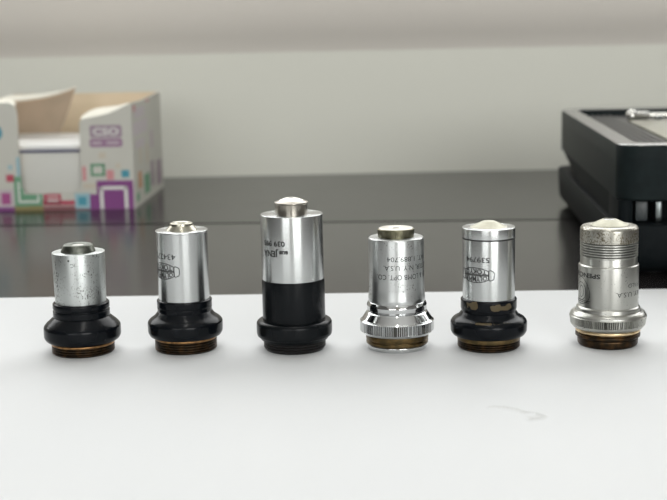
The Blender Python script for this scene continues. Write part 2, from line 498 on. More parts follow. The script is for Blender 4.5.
# ------------------------------------------------------------------ paper
def paper_material():
    m, nt, b = new_mat('white_paper')
    nz = noise(nt, 12, 3)
    r = ramp(nt, nz.outputs['Fac'], 0.3, 0.7)
    base = mixcol(nt, r.outputs['Color'], (0.62, 0.634, 0.640), (0.635, 0.647, 0.651))
    # the crease's grey shade is painted on by separate face materials
    nt.links.new(base, b.inputs['Base Color'])
    b.inputs['Roughness'].default_value = 0.62
    b.inputs['Specular IOR Level'].default_value = 0.35
    return m
M['paper'] = paper_material()
M['crease_shade'] = plain('crease_shaded_paper', (0.51, 0.52, 0.515), 0.6)  # grey tone painted in as the shadow of the crease
M['dent'] = plain('crease_shaded_edge', (0.575, 0.585, 0.58), 0.6)  # fainter painted shade along the border of the crease
PY0, PY1 = 0.205, 0.5010
def paper_sheet():
    xs = sorted(set([-0.21 + 0.42*k/60 for k in range(61)] + [0.038 + 0.022*k/60 for k in range(61)]))
    yy = sorted(set([PY0 + (PY1-PY0)*k/40 for k in range(41)] + [0.326 + 0.022*k/60 for k in range(61)]))
    path = [(42.5, 343.5), (45.5, 343.0), (48.5, 341.0), (50.5, 338.0), (53.5, 336.0), (55.2, 334.0), (54.0, 332.0), (51.5, 331.3)]
    def dent(x, y):
        x *= 1000; y *= 1000
        if not (38 < x < 60 and 326 < y < 348): return 0
        best = 9
        for i, ((ax, ay), (bx, by)) in enumerate(zip(path, path[1:])):
            t = max(0, min(1, ((x-ax)*(bx-ax)+(y-ay)*(by-ay))/((bx-ax)**2+(by-ay)**2)))
            best = min(best, math.hypot(x-ax-t*(bx-ax), y-ay-t*(by-ay)))
        dd = 0.55*math.exp(-(best/1.1)**2)
        cx = math.hypot((x-51.5)/3.0, (y-334.5)/2.6)
        return dd*MM + 0.35*MM*math.exp(-cx*cx)
    V, Fc = [], []
    nx, ny = len(xs), len(yy)
    skew = math.tan(math.radians(-2.1))
    for y in yy:
        for x in xs:
            f = (y-PY0)/(PY1-PY0)
            V.append((x, y + x*skew*f, Z0 + dent(x, y)))
    for j in range(ny-1):
        for i in range(nx-1):
            Fc.append((j*nx+i, j*nx+i+1, (j+1)*nx+i+1, (j+1)*nx+i))
    n = len(V)
    fm = []
    for f in Fc:
        h = (sum(V[i][2] for i in f)/4 - Z0)/MM
        cxx = sum(V[i][0] for i in f)/4*1000; cyy = sum(V[i][1] for i in f)/4*1000
        q = math.hypot((cxx-51.0)/2.2, (cyy-skew*0-(335.2+cxx*skew*0.45))/1.2)
        fm.append(0 if q < 1 else (1 if h > 0.50 else (2 if h > 0.27 else 0)))
    V += [(v[0], v[1], ZD+0.00001) for v in V]
    Fc += [tuple(n+i for i in reversed(f)) for f in Fc]
    rim = [i for i in range(nx)] + [j*nx+nx-1 for j in range(1, ny)] + [(ny-1)*nx+i for i in range(nx-2, -1, -1)] + [j*nx for j in range(ny-2, 0, -1)]
    for a, b2 in zip(rim, rim[1:]+rim[:1]): Fc.append((b2, a, n+a, n+b2))
    fm += [0]*(len(Fc)-len(fm))
    return link_mesh('paper_sheet', V, Fc, [M['paper'], M['crease_shade'], M['dent']], None, 40, fm)
tag(paper_sheet(), 'large plain white paper sheet on the black desk, under the six objectives', 'paper')

# ------------------------------------------------------------------ microscope objectives
def objective(x, y, label):
    o = empty('microscope_objective', (x*MM, y*MM, Z0), -math.atan2(x, y))
    return tag(o, label, 'microscope objective', 'row of microscope objectives on the paper')

def knurl(teeth, depth, z0, z1):
    def f(z, a, r):
        if z0 <= z <= z1:
            ph = (a*teeth/(2*PI)) % 1.0
            return r - depth*(1 if ph >= 0.5 else 0)
        return r
    return f

# 1 - squat, tapered worn barrel, dark cap
ZMAP = [(0, 0), (4.3, 4.8), (8.6, 9.1), (16, 16.7), (33.25, 33.3), (36, 36)]
o = objective(-82.9, 416.2, 'shortest objective, worn scratched tapered silver barrel on a black base, with dark tarnished tip')
lathe('lens_cap', [(0, 33.0), (5.62, 33.0), (5.62, 33.4), (4.75, 35.5, 0.3), (4.3, 35.75), (2.6, 35.6), (2.2, 35.3), (0, 35.3)], M['tarnish'], o)
lathe('front_lens', [(0, 35.25), (1.9, 35.25), (1.7, 35.5), (0, 35.62)], M['tarnish_top'], o)
lathe('barrel', [(0, 15.5), (8.22, 15.5), (8.53, 33.25, 0.2), (0, 33.25)], M['silver_worn'], o, 128)
lathe('collar', [(0, 11.3), (9.05, 11.3), (9.2, 11.7), (9.2, 13.4, 0.1), (8.75, 13.6, 0.05), (8.75, 14.0, 0.05), (9.2, 14.25, 0.1), (9.15, 15.9, 0.35), (8.3, 16.1), (0, 16.1)], M['black_a'], o)
lathe('flange', [(0, 3.2), (10.6, 3.2), (11.9, 3.95), (12.5, 4.9, 0.6), (12.5, 8.3, 0.7), (11.6, 9.35, 0.9), (9.8, 10.9, 0.8), (9.0, 11.5), (0, 11.5)], M['black_a'], o)
lathe('brass_ring', [(0, 2.55), (10.25, 2.55), (10.42, 2.75), (10.42, 3.2), (10.2, 3.4), (0, 3.4)], M['brass'], o)
lathe('mounting_thread', [(0, 0), (9.7, 0), (10.1, 0.35)] + thread_prof(10.2, 0.4, 2.5) + [(10.1, 2.6), (0, 2.6)], M['brass_dark'], o, sharp=True)
rz1 = lambda z: 8.22 + (z-15.5)*0.0175
engrave('engraving', 'IC', o, M['ink_faint'], 8.45, 30.2, 1.2, start=-9, tilt=0.2, rz=rz1)
engrave('engraving', '\u2022', o, M['ink_faint'], 8.45, 31.6, 2.0, start=-20, rz=rz1)
rs = random.Random(7); lines = []
for k in range(9):          # rubbed, unreadable engraving down the left edge
    zz = 31.0 - k*1.15; uu = rs.uniform(-0.5, 0.3)
    lines.append(([(uu + rs.uniform(-0.5, 0.5), zz + rs.uniform(-0.5, 0.5)) for _ in range(4)], False))
V, Fc = strokes(lines, 0.26, lambda u_, z: wrap(math.radians(-58) + u_/8.4, z, rz1(z)))
link_mesh('engraving', V, Fc, M['ink_faint'], o)

# 2 - tall clean silver barrel, cone tip
ZMAP = [(0, 0), (5.2, 5.6), (9.3, 9.8), (16.2, 16.9), (39.5, 39.5), (43, 43)]
o = objective(-49.2, 417.2, 'second objective from the left, plain silver barrel with cone tip and lens emblem, number 4342')
lathe('lens_cap', [(0, 39.0), (5.2, 39.0), (5.15, 39.6), (3.75, 41.1, 0.15), (3.72, 41.75, 0.15), (3.2, 41.95), (2.2, 41.75), (2.0, 41.5), (0, 41.5)], M['warm_metal'], o)
lathe('front_lens', [(0, 41.4), (2.0, 41.4), (1.2, 41.6), (0, 41.65)], M['lens'], o)
lathe('barrel', [(0, 15.0), (8.29, 15.0), (8.36, 39.0, 0.05), (8.52, 39.15, 0.1), (8.5, 39.55, 0.15), (0, 39.55)], M['silver'], o, 128)
lathe('collar', [(0, 11.6), (8.75, 11.6), (8.85, 12.4), (8.95, 13.6, 0.05), (8.8, 13.75, 0.05), (8.95, 13.9, 0.05), (9.0, 16.0, 0.3), (8.3, 16.25), (0, 16.25)], M['black_b'], o)
lathe('flange', [(0, 4.2), (10.6, 4.2), (11.6, 4.5), (12.25, 5.6, 0.6), (12.3, 8.9, 0.9), (11.5, 9.8, 0.8), (9.9, 10.8, 0.9), (8.85, 12.3), (0, 12.3)], M['black_b'], o)
lathe('brass_ring', [(0, 3.5), (10.15, 3.5), (10.3, 3.7), (10.3, 4.15), (10.1, 4.3), (0, 4.3)], M['brass'], o)
lathe('mounting_thread', [(0, 0), (9.6, 0), (10.0, 0.35)] + thread_prof(10.15, 0.4, 3.5) + [(10.1, 3.55), (0, 3.55)], M['brass_dark'], o, sharp=True)
engrave('serial_number', '434279', o, M['ink'], 8.34, 31.9, 1.75, start=-16, span=62)
lens_emblem(o, M['ink'], 8.33, 27.1, -52, 9.0, 5.2)

# 3 - tallest, half black barrel
ZMAP = []
o = objective(-13.3, 414.5, 'tallest objective, half silver half black barrel on a black flange, with a faceted raised tip')
lathe('lens_cap', [(0, 44.0), (5.2, 44.0), (5.24, 47.7, 0.1), (5.5, 47.9, 0.08), (5.5, 48.3, 0.12), (2.3, 49.45, 0.3), (1.3, 49.6), (0, 49.6)], M['nickel'], o)
lathe('front_lens', [(0, 48.2), (5.2, 48.38), (2.2, 49.52, 0.3), (1.35, 49.68), (1.0, 49.6), (0, 49.6)], M['nickel_top'], o)
lathe('barrel', [(0, 23.3), (10.06, 23.3), (10.05, 44.5, 0.2), (0, 44.5)], M['silver'], o, 128)
lathe('sleeve', [(0, 8.5), (10.2, 8.5), (10.2, 23.35, 0.15), (9.9, 23.5), (0, 23.5)], M['black_c'], o, 128)
lathe('flange', [(0, 3.4), (10.6, 3.4), (11.0, 3.5), (11.3, 4.3), (12.1, 4.7), (12.33, 5.6, 0.4), (12.33, 9.0, 0.7), (11.6, 9.85, 0.6), (10.15, 9.95), (0, 9.95)], M['black_c'], o)
lathe('mounting_thread', [(0, 0), (9.4, 0), (9.9, 0.6)] + thread_prof(10.15, 0.9, 3.5, 0.8) + [(10.1, 3.55), (0, 3.55)], M['thread_black'], o, sharp=True)
engrave('serial_number', '039 995', o, M['ink'], 10.06, 36.1, 1.7, start=-13.5, span=48, bold=0.03)
engrave('maker_name', 'aus', o, M['ink'], 10.06, 33.15, 1.6, start=-8, span=17, bold=0.05)
engrave('maker_name', 'JENA', o, M['ink'], 10.06, 32.85, 2.0, start=-27, span=36, bold=0.03)

# 4 - chrome with facetted bevel and knurl
ZMAP = []
o = objective(20.2, 413.5, 'all chrome objective with knurled ring, olive tip and three engraved lines, fourth from the left')
lathe('lens_cap', [(0, 36.0), (5.84, 36.0), (5.96, 39.0, 0.25), (5.6, 39.25), (2.0, 39.3), (1.6, 38.9), (0, 38.9)], M['olive'], o)
lathe('cap_face', [(0, 38.7), (5.5, 39.2), (5.4, 39.34), (2.1, 39.4), (1.75, 39.2), (0, 39.2)], M['nickel_top'], o)
lathe('front_lens', [(0, 39.15), (1.7, 39.15), (1.2, 39.3), (0, 39.32)], M['lens'], o)
lathe('barrel', [(0, 13.0), (8.9, 13.0), (9.25, 16.6), (8.95, 19.5, 0.6), (8.93, 36.1, 0.2), (8.6, 36.45), (0, 36.45)], M['silver_bright'], o, 128)
lathe('collar', [(0, 12.4), (9.3, 12.4), (9.35, 12.7, 0.05), (9.75, 12.9, 0.1), (9.75, 14.4, 0.25), (9.3, 15.4), (8.9, 15.8), (0, 15.8)], M['chrome'], o)
lathe('bevel_ring', [(0, 9.0), (11.75, 9.0), (11.75, 9.5, 0.05), (11.4, 9.8, 0.05), (10.0, 11.9, 0.1), (9.5, 12.3, 0.1), (9.2, 12.5), (0, 12.5)], M['chrome'], o)
lathe('knurled_ring', [(0, 5.0), (11.0, 5.0), (11.5, 5.4), (12.0, 6.0), (12.0, 6.05), (12.0, 9.2), (12.0, 9.25), (11.6, 9.55), (0, 9.55)], M['chrome'], o, 440, knurl(110, 0.4, 6.03, 9.22), sharp=True, smooth=20, low=(M['groove_bottom'], lambda z: 11.9, 6.0, 9.3))
lathe('brass_ring', [(0, 1.5), (9.7, 1.5), (10.1, 1.8), (10.1, 2.7, 0.06), (9.85, 2.85, 0.06), (9.85, 3.2, 0.06), (10.2, 3.35, 0.06), (10.2, 4.8), (10.0, 5.1), (0, 5.1)], M['brass_olive'], o)
lathe('mounting_ring', [(0, 0), (9.5, 0), (9.67, 0.2, 0.1), (9.67, 1.4, 0.15), (9.4, 1.6), (0, 1.6)], M['chrome'], o)
engrave('patent_number', 'PAT. 1,889,704', o, M['ink_grey'], 8.94, 30.4, 1.5, end=-19, span=98)
engrave('maker_town', 'ROCHESTER, N.Y. U.S.A.', o, M['ink_grey'], 8.94, 27.6, 1.5, end=-27, span=150)
engrave('maker_name', 'BAUSCH & LOMB OPT. CO.', o, M['ink_grey'], 8.94, 24.6, 1.6, end=-43, span=160)

# 5 - silver barrel with dark groove and cream dome
ZMAP = [(0, 0), (5, 5.2), (16.2, 16.55), (39.2, 39.4), (43, 43.2)]
o = objective(49.8, 411.1, 'objective with a cream domed tip and dark groove, silver barrel and rubbed black base')
lathe('front_lens', [(0, 39.0), (6.2, 39.1), (5.4, 39.45, 0.5), (4.4, 39.9, 0.7), (2.0, 41.05, 0.5), (1.3, 41.15), (0, 41.15)], M['cream_metal'], o)
lathe('barrel', [(0, 15.5), (8.38, 15.5), (8.4, 35.6, 0.05), (8.05, 35.65, 0.03), (8.05, 35.95, 0.03), (8.45, 36.0, 0.05), (8.5, 39.2, 0.2), (0, 39.25)], M['silver'], o, 128)
lathe('groove_ring', [(8.0, 35.52), (8.49, 35.56), (8.49, 36.04), (8.0, 36.08)], M['groove'], o, sharp=True)
lathe('collar', [(0, 11.5), (8.7, 11.5), (8.9, 12.5), (9.03, 12.9), (9.03, 15.8, 0.3), (8.4, 16.2), (0, 16.2)], M['black_d'], o)
lathe('flange', [(0, 4.0), (10.6, 4.0), (11.6, 4.3), (12.3, 5.3, 0.6), (12.4, 8.4, 0.9), (11.6, 9.5, 0.9), (9.9, 10.3, 0.8), (8.8, 11.8), (0, 11.8)], M['black_d'], o)
lathe('brass_ring', [(0, 2.6), (10.1, 2.6), (10.2, 2.8, 0.1), (10.2, 3.9, 0.1), (10.0, 4.1), (0, 4.1)], M['brass_olive'], o)
lathe('mounting_thread', [(0, 0), (9.3, 0), (9.7, 0.4)] + thread_prof(10.1, 0.6, 2.7) + [(10.0, 2.7), (0, 2.7)], M['brass_dark'], o, sharp=True)
engrave('serial_number', '539794', o, M['ink'], 8.4, 29.9, 1.65, start=2.5, span=58, bold=0.012)
lens_emblem(o, M['ink'], 8.4, 24.95, -31, 9.0, 4.7)

# 6 - ribbed grip, knurled flange
ZMAP = []
o = objective(88.6, 411.8, 'rightmost objective, grey metal with ring grooves below its spotted rim and a knurled flange')
lathe('front_lens', [(0, 38.6), (6.2, 39.1), (5.4, 39.5, 0.3), (2.3, 40.95, 0.3), (2.0, 40.9), (0, 40.9)], M['cream_metal'], o)
lathe('lens_glass', [(0, 40.8), (2.2, 40.85), (1.2, 41.1), (0, 41.15)], M['lens'], o)
lathe('tip_ring', [(0, 33.9), (9.1, 33.9), (9.22, 34.1, 0.1), (9.22, 38.1, 0.2), (8.6, 38.9, 0.25), (6.6, 39.1), (6.2, 38.9), (0, 38.9)], M['silver_spotted'], o, 128)
gp = [(0, 29.0), (9.0, 29.0)]
for k in range(6):
    z = 29.1 + k*0.82
    gp += [(9.15, z+0.02), (9.15, z+0.42), (8.62, z+0.5), (8.62, z+0.76)]
gp += [(9.1, 34.0), (0, 34.0)]
lathe('grooved_grip', gp, M['silver_grey'], o, 128, sharp=True, low=(M['groove_bottom'], lambda z: 8.8, 29.2, 33.9))
lathe('barrel', [(0, 12.5), (9.55, 12.5), (9.58, 26.4, 0.2), (9.1, 26.7, 0.15), (9.05, 29.1), (0, 29.1)], M['silver_grey'], o, 128)
lathe('flange', [(0, 9.5), (11.9, 9.5), (12.15, 9.8), (12.1, 10.4, 0.3), (11.3, 11.3, 0.3), (10.6, 11.2, 0.3), (10.2, 11.6, 0.3), (10.2, 12.6, 0.4), (9.5, 13.1), (0, 13.1)], M['silver_grey'], o, 128)
lathe('knurled_ring', [(0, 5.8), (10.8, 5.8), (11.4, 6.2), (11.85, 6.8), (12.0, 7.2), (12.0, 7.25), (12.35, 9.7), (12.35, 9.75), (12.1, 10.1), (0, 10.1)], M['silver_grey'], o, 440, knurl(110, 0.4, 7.22, 9.72), sharp=True, smooth=20, low=(M['groove_bottom'], lambda z: 11.9 + (z-7.22)*0.14, 7.2, 9.75))
lathe('brass_ring', [(0, 4.0), (9.7, 4.0), (9.9, 4.5), (10.4, 4.7, 0.15), (10.4, 5.4, 0.15), (9.9, 6.0), (0, 6.0)], M['brass_bright'], o)
lathe('mounting_thread', [(0, 0), (9.1, 0), (9.6, 0.5, 0.3), (9.75, 2.2), (9.6, 2.5), (9.7, 2.7), (10.4, 3.1, 0.1), (10.4, 3.9, 0.1), (9.9, 4.2), (0, 4.2)], M['brass_dark'], o)
engrave('maker_name', 'SPENCER', o, M['ink'], 9.57, 23.7, 1.5, start=-15.5, span=72, bold=0.03)
engrave('maker_town', 'BUFFALO', o, M['ink_faint'], 9.57, 20.6, 1.4, end=40, span=52)
engrave('maker_country', 'N.Y. U.S.A.', o, M['ink'], 9.56, 17.85, 1.5, end=14, span=66)
ac = math.radians(-63)
el = lambda cx, cz, a, b, n=40: [(cx + a*math.cos(2*PI*k/n), cz + b*math.sin(2*PI*k/n)) for k in range(n)]
tear = [(5.2*math.sin(t)*(0.62+0.38*(1-math.cos(t))/2), 4.4*math.cos(t)) for t in [2*PI*k/44 for k in range(44)]]
V, Fc = strokes([(tear, True), (el(0, -0.3, 2.6, 2.9), True), (el(0.2, -0.3, 1.2, 1.9), True), ([(-4.6, -3.2), (4.6, -3.2)], False), ([(-4.0, -3.7), (4.0, -3.7)], False)], 0.2,
                lambda u, v: wrap(ac + u/9.56, 18.5 + v, 9.57))
link_mesh('emblem', V, Fc, M['ink'], o)

ZMAP = []
# ------------------------------------------------------------------ printed note-paper box
M['card'] = mottled('white_card', (0.51, 0.505, 0.45), (0.535, 0.53, 0.475), 30, 0.55)
M['kraft'] = mottled('kraft_inside', (0.70, 0.57, 0.41), (0.65, 0.53, 0.37), 60, 0.75)
M['card_edge'] = plain('pale_card_fold', (0.80, 0.78, 0.68), 0.55)
pr = {}
for n, c in dict(purple=(0.20, 0.045, 0.20), plum=(0.29, 0.17, 0.265), mauve=(0.31, 0.235, 0.285), lilac=(0.47, 0.405, 0.43), magenta=(0.34, 0.07, 0.22), red=(0.42, 0.06, 0.10), pink=(0.56, 0.25, 0.26),
                 green=(0.13, 0.30, 0.18), teal=(0.06, 0.28, 0.36), pale_teal=(0.28, 0.45, 0.50), beige=(0.52, 0.47, 0.38), orange=(0.50, 0.26, 0.13), white=(0.66, 0.66, 0.62), olive=(0.22, 0.19, 0.07), maroon=(0.22, 0.08, 0.09), faint=(0.52, 0.47, 0.49)).items():
    pr[n] = plain('print_'+n, c, 0.55)
bx = empty('note_paper_box', (-0.1646, 0.76, ZD))
bx.rotation_euler.z = math.radians(-1.9)
tag(bx, 'white card box printed with coloured squares, open slot in front, on the far left', 'box')
BW, BD, t = 48.6, 105.0, 1.0
u = lambda *p: tuple(q*MM for q in p)
def arc(cx, cz, r, a0, a1, n=6):
    return [(cx + r*math.cos(math.radians(a0+(a1-a0)*k/n)), cz + r*math.sin(math.radians(a0+(a1-a0)*k/n))) for k in range(n+1)]
# front with its slot, offsets from the box middle x = -164.6
outl = [(-BW, 0), (BW, 0), (BW, 61.8), (44, 60.0), (40, 58.0), (35, 56.2), (30, 55.0), (25, 54.2), (19.5, 53.0), (18.0, 51.5)]
outl += arc(10.5, 16.5, 7, 0, -90) + arc(-11.5, 16.5, 7, -90, -180)
outl += [(-18.2, 55)] + arc(-24.0, 58.0, 5.5, 10, 80) + [(-28, 63.4), (-35, 63.6), (-42, 62.8), (-BW, 61.8)]
o = prism('front_panel', [(x*MM, z*MM) for x, z in outl], 0, t*MM, [M['card'], M['kraft']], bx, fm=True)
prism('back_panel', [(x*MM, z*MM) for x, z in [(-BW+1, 0), (BW-1, 0), (BW-1, 63.2), (-BW+1, 63.2)]], BD*MM, (BD-t)*MM, [M['card'], M['kraft']], bx, fm=True)
for s in (-1, 1):
    bm = bmesh.new()
    pts = [(1.0, 0), (BD, 0), (BD, 63.3), (70, 62.4), (40, 61.6), (1.0, 61.8)]
    f = bm.faces.new([bm.verts.new((s*BW*MM, y*MM, z*MM)) for y, z in pts])
    r = bmesh.ops.extrude_face_region(bm, geom=[f])
    for v in [g for g in r['geom'] if isinstance(g, bmesh.types.BMVert)]: v.co.x = s*(BW-t)*MM
    for q in bm.faces:
        if all(abs(abs(v.co.x) - (BW-t)*MM) < 1e-7 for v in q.verts): q.material_index = 1
    bm_obj('side_panel', bm, [M['card'], M['kraft']], bx)
box('base_panel', u(-BW+1, 1, 0.01), u(BW-1, BD-1, 1.0), M['kraft'], bx)
def sheet(name, rows, mats, parent, thick=0.6, smooth=60):
    """a bent card sheet from rows of points (mm), given a thickness; slot 0 in front, slot 1 behind"""
    R, Cn = len(rows), len(rows[0])
    P = [[Vector(p) for p in r] for r in rows]
    N = []
    for i in range(R):
        rr = []
        for j in range(Cn):
            a = P[min(i+1, R-1)][j] - P[max(i-1, 0)][j]; b = P[i][min(j+1, Cn-1)] - P[i][max(j-1, 0)]
            rr.append(b.cross(a).normalized())
        N.append(rr)
    V = [tuple(P[i][j]*MM) for i in range(R) for j in range(Cn)]
    n = len(V)
    V += [tuple((P[i][j] - N[i][j]*thick)*MM) for i in range(R) for j in range(Cn)]
    Fc, fm = [], []
    for i in range(R-1):
        for j in range(Cn-1):
            q = (i*Cn+j, i*Cn+j+1, (i+1)*Cn+j+1, (i+1)*Cn+j)
            Fc.append(q); fm.append(0); Fc.append(tuple(n+k for k in reversed(q))); fm.append(1)
    rim = list(range(Cn)) + [i*Cn+Cn-1 for i in range(1, R)] + [(R-1)*Cn+j for j in range(Cn-2, -1, -1)] + [i*Cn for i in range(R-2, 0, -1)]
    for a, b in zip(rim, rim[1:]+rim[:1]): Fc.append((b, a, n+a, n+b)); fm.append(1)
    return link_mesh(name, V, Fc, mats, parent, smooth, fm)
# front fold: the card is bent back along its wavy upper edge, showing its pale inner face
rows = []
for k, (dy, dz) in enumerate([(0.6, -0.6), (2.5, 1.2), (6.0, 2.6), (10.0, 3.2)]):
    rows.append([(x, dy*f + 0.5, z + dz*f) for x, z, f in [(18.6, 52.6, 0.7), (22, 53.6, 1.1), (26, 54.3, 1.3), (30, 55.0, 1.25), (35, 56.2, 1.05), (40, 58.0, 0.7), (44, 60.0, 0.4), (47.4, 61.4, 0.2)]])
sheet('front_fold', rows, [M['card_edge'], M['card']], bx, 0.5)
rows = []
for k, (dy, dz) in enumerate([(0.6, -0.8), (2.5, 0.6), (6.0, 1.6), (10.0, 2.0)]):
    rows.append([(x, dy*f + 0.5, z + dz*f) for x, z, f in [(-47.4, 61.6, 0.3), (-42, 62.6, 0.8), (-35, 63.3, 1.0), (-28, 63.2, 1.0), (-23, 62.6, 0.9), (-20, 61.0, 0.6)]])
sheet('front_fold', rows, [M['card_edge'], M['card']], bx, 0.5)
# rear-left flap bent up from the side, brown inside, its printed outside folded over along the top
rows = []
for k in range(7):
    f = k/6
    rows.append([(-47 + (36.2 + 13.8*f)*j/8.0, 72 - 12*f + 3*math.sin(f*2.6), 40 + (21.2 + 8.0*(j/8.0)**2.6)*f) for j in range(9)])
M['flap'] = mottled('shaded_brown_flap', (0.42, 0.325, 0.24), (0.38, 0.30, 0.22), 60, 0.75)  # kraft brown darkened, the flap's shade put into its colour
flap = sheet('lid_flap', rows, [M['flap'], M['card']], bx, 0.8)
top = rows[-1]
sheet('flap_fold', [[(p[0], p[1]-0.4, p[2]-0.3) for p in top], [(p[0]+1.0*(1-j/8), p[1]+9*(1-(j/8)**3)+0.3, p[2]+1.8*(1-(j/8)**3)+0.1) for j, p in enumerate(top)], [(p[0]+3.0*(1-j/8), p[1]+17*(1-(j/8)**3)+0.6, p[2]+2.6*(1-(j/8)**3)+0.1) for j, p in enumerate(top)]], [M['card_edge'], M['kraft']], flap, 0.5)

# print on the front (flat marks on the card), world-x / z in mm turned into box coordinates
def mark(V, Fc, x0, z0, x1, z1, lift, rnd=0.0):
    x0 += 164.6; x1 += 164.6
    x0, x1 = max(x0, -BW), min(x1, BW); z0 = max(z0, 0.02)
    b = len(V)
    if rnd:
        pts = arc(x1-rnd, z1-rnd, rnd, 0, 90, 4) + arc(x0+rnd, z1-rnd, rnd, 90, 180, 4) + arc(x0+rnd, z0+rnd, rnd, 180, 270, 4) + arc(x1-rnd, z0+rnd, rnd, 270, 360, 4)
    else: pts = [(x0, z0), (x1, z0), (x1, z1), (x0, z1)]
    for x, z in pts: V.append((x*MM, -lift*MM, z*MM))
    Fc.append(tuple(range(b, len(V))))
def printed(name, mat, rects, lift=0.03, rnd=0.0):
    V, Fc = [], []
    for r in rects: mark(V, Fc, *r, lift, rnd)
    return link_mesh(name, V, Fc, mat, bx)
printed('printed_band', pr['olive'], [(-188.0, 0, -170.5, 2.6)], 0.02)
printed('printed_band', pr['maroon'], [(-170.5, 0, -143.0, 2.4)], 0.02)
printed('printed_square', pr['purple'], [(-138.3, 0, -116.6, 16.9), (-143, 0, -138.3, 9)], 0.03)
printed('printed_frame', pr['white'], [(-136.6, 0.3, -134.5, 13.6), (-122.1, 0.3, -120.0, 13.6), (-136.6, 11.6, -120.0, 13.6)], 0.06)
printed('printed_square', pr['pale_teal'], [(-151.5, 0.6, -142.6, 9.8)], 0.05)
printed('printed_square', pr['teal'], [(-149.6, 2.6, -144.6, 7.6)], 0.08)
printed('printed_bar', pr['red'], [(-170.5, 2.9, -151.5, 5.6), (-170.0, 3.6, -159.6, 9.6)], 0.04)
printed('printed_bar', pr['white'], [(-168.0, 5.2, -161.0, 6.2), (-168.0, 7.6, -161.0, 8.2)], 0.07)
printed('printed_square', pr['green'], [(-187.2, 2.6, -176.0, 9.6), (-176.0, 2.6, -170.5, 9.5), (-187.2, 9.6, -182.6, 20.2), (-182.6, 9.6, -181.6, 13)], 0.05)
printed('printed_frame', pr['white'], [(-185.0, 5.0, -183.9, 17.0), (-185.0, 4.6, -172.6, 5.8), (-173.7, 5.8, -172.6, 8.8)], 0.08)
printed('printed_square', pr['pale_teal'], [(-185.0, 20.5, -183.0, 31.5)], 0.05)
printed('printed_square', pr['red'], [(-191.5, 17.1, -186.9, 21.4)], 0.05)
printed('printed_frame', pr['lilac'], [(-200.0, 1.6, -187.7, 12.6)], 0.04)
printed('printed_square', pr['magenta'], [(-195.0, 3.8, -189.6, 10.6)], 0.07)
printed('printed_square', pr['purple'], [(-213, 0, -200, 14)], 0.03)
printed('printed_band', pr['purple'], [(-213, 0, -187.5, 2.2)], 0.05)
printed('printed_frame', pr['green'], [(-141.4, 19.6, -139.8, 27.0), (-134.4, 19.6, -132.8, 27.0), (-141.4, 19.6, -132.8, 21.2), (-141.4, 25.4, -132.8, 27.0)], 0.05)
for q in ((-132.1, 17.4, -127.7, 23.2), (-146.3, 17.0, -144.0, 25.5)): printed('printed_square', pr['pink'], [q], 0.05)
printed('printed_square', pr['teal'], [(-123.3, 18.6, -118.6, 23.0)], 0.05)
for q in ((-136.2, 30.0, -131.9, 33.5), (-126.5, 24.0, -123.6, 27.0), (-146.2, 12.4, -138.6, 15.4)): printed('printed_square', pr['beige'], [q], 0.04)
printed('printed_square', pr['pale_teal'], [(-189.9, 24.4, -187.6, 27.0)], 0.05)
printed('printed_badge', pr['mauve'], [(-140.8, 42.2, -121.8, 49.4)], 0.05, 1.4)
printed('printed_badge', pr['plum'], [(-141.1, 36.6, -121.8, 41.6)], 0.05, 1.2)
def flat_text(name, text, mat, x, z, h, w, lift):
    G, GF = glyph_mesh(text, 0.02); gw = max(g[0] for g in G)
    return link_mesh(name, [((x+164.6+g[0]/gw*w)*MM, -lift*MM, (z+g[1]*h)*MM) for g in G], GF, mat, bx)
flat_text('printed_lettering', 'CSO', pr['white'], -138.8, 43.6, 4.2, 15.0, 0.09)
printed('printed_lettering', pr['lilac'], [(-139.8, 38.4, -134.0, 39.8), (-131.2, 38.4, -123.6, 39.8)], 0.09)
V = [((-197.0+164.6+4.9*math.cos(2*PI*k/24))*MM, -0.00005, (46+4.9*math.sin(2*PI*k/24))*MM) for k in range(24)]
link_mesh('printed_badge', V, [tuple(range(24))], pr['teal'], bx)
# print on the right side panel
def side_print(mat, rects):
    V, Fc = [], []
    for y0, z0, y1, z1 in rects:
        b = len(V)
        V += [((BW+0.04)*MM, y*MM, z*MM) for y, z in ((y0, z0), (y1, z0), (y1, z1), (y0, z1))]
        Fc.append((b, b+1, b+2, b+3))
    return link_mesh('printed_square', V, Fc, mat, bx)
for q in ((4, 42, 52, 50), (10, 52, 44, 58), (8, 34, 40, 39)): side_print(pr['faint'], [q])
side_print(pr['pink'], [(6, 56, 14, 60)])
side_print(pr['pink'], [(50, 59.5, 62, 61)])
side_print(pr['lilac'], [(60, 30, 72, 41)])
side_print(pr['orange'], [(14, 10, 26, 20)])
for q in ((34, 4, 54, 16), (6, 3, 16, 8)): side_print(pr['green'], [q])
for q in ((58, 6, 70, 22), (80, 4, 98, 20)): side_print(pr['mauve'], [q])
for q in ((20, 24, 28, 34), (44, 22, 52, 34)): side_print(pr['beige'], [q])

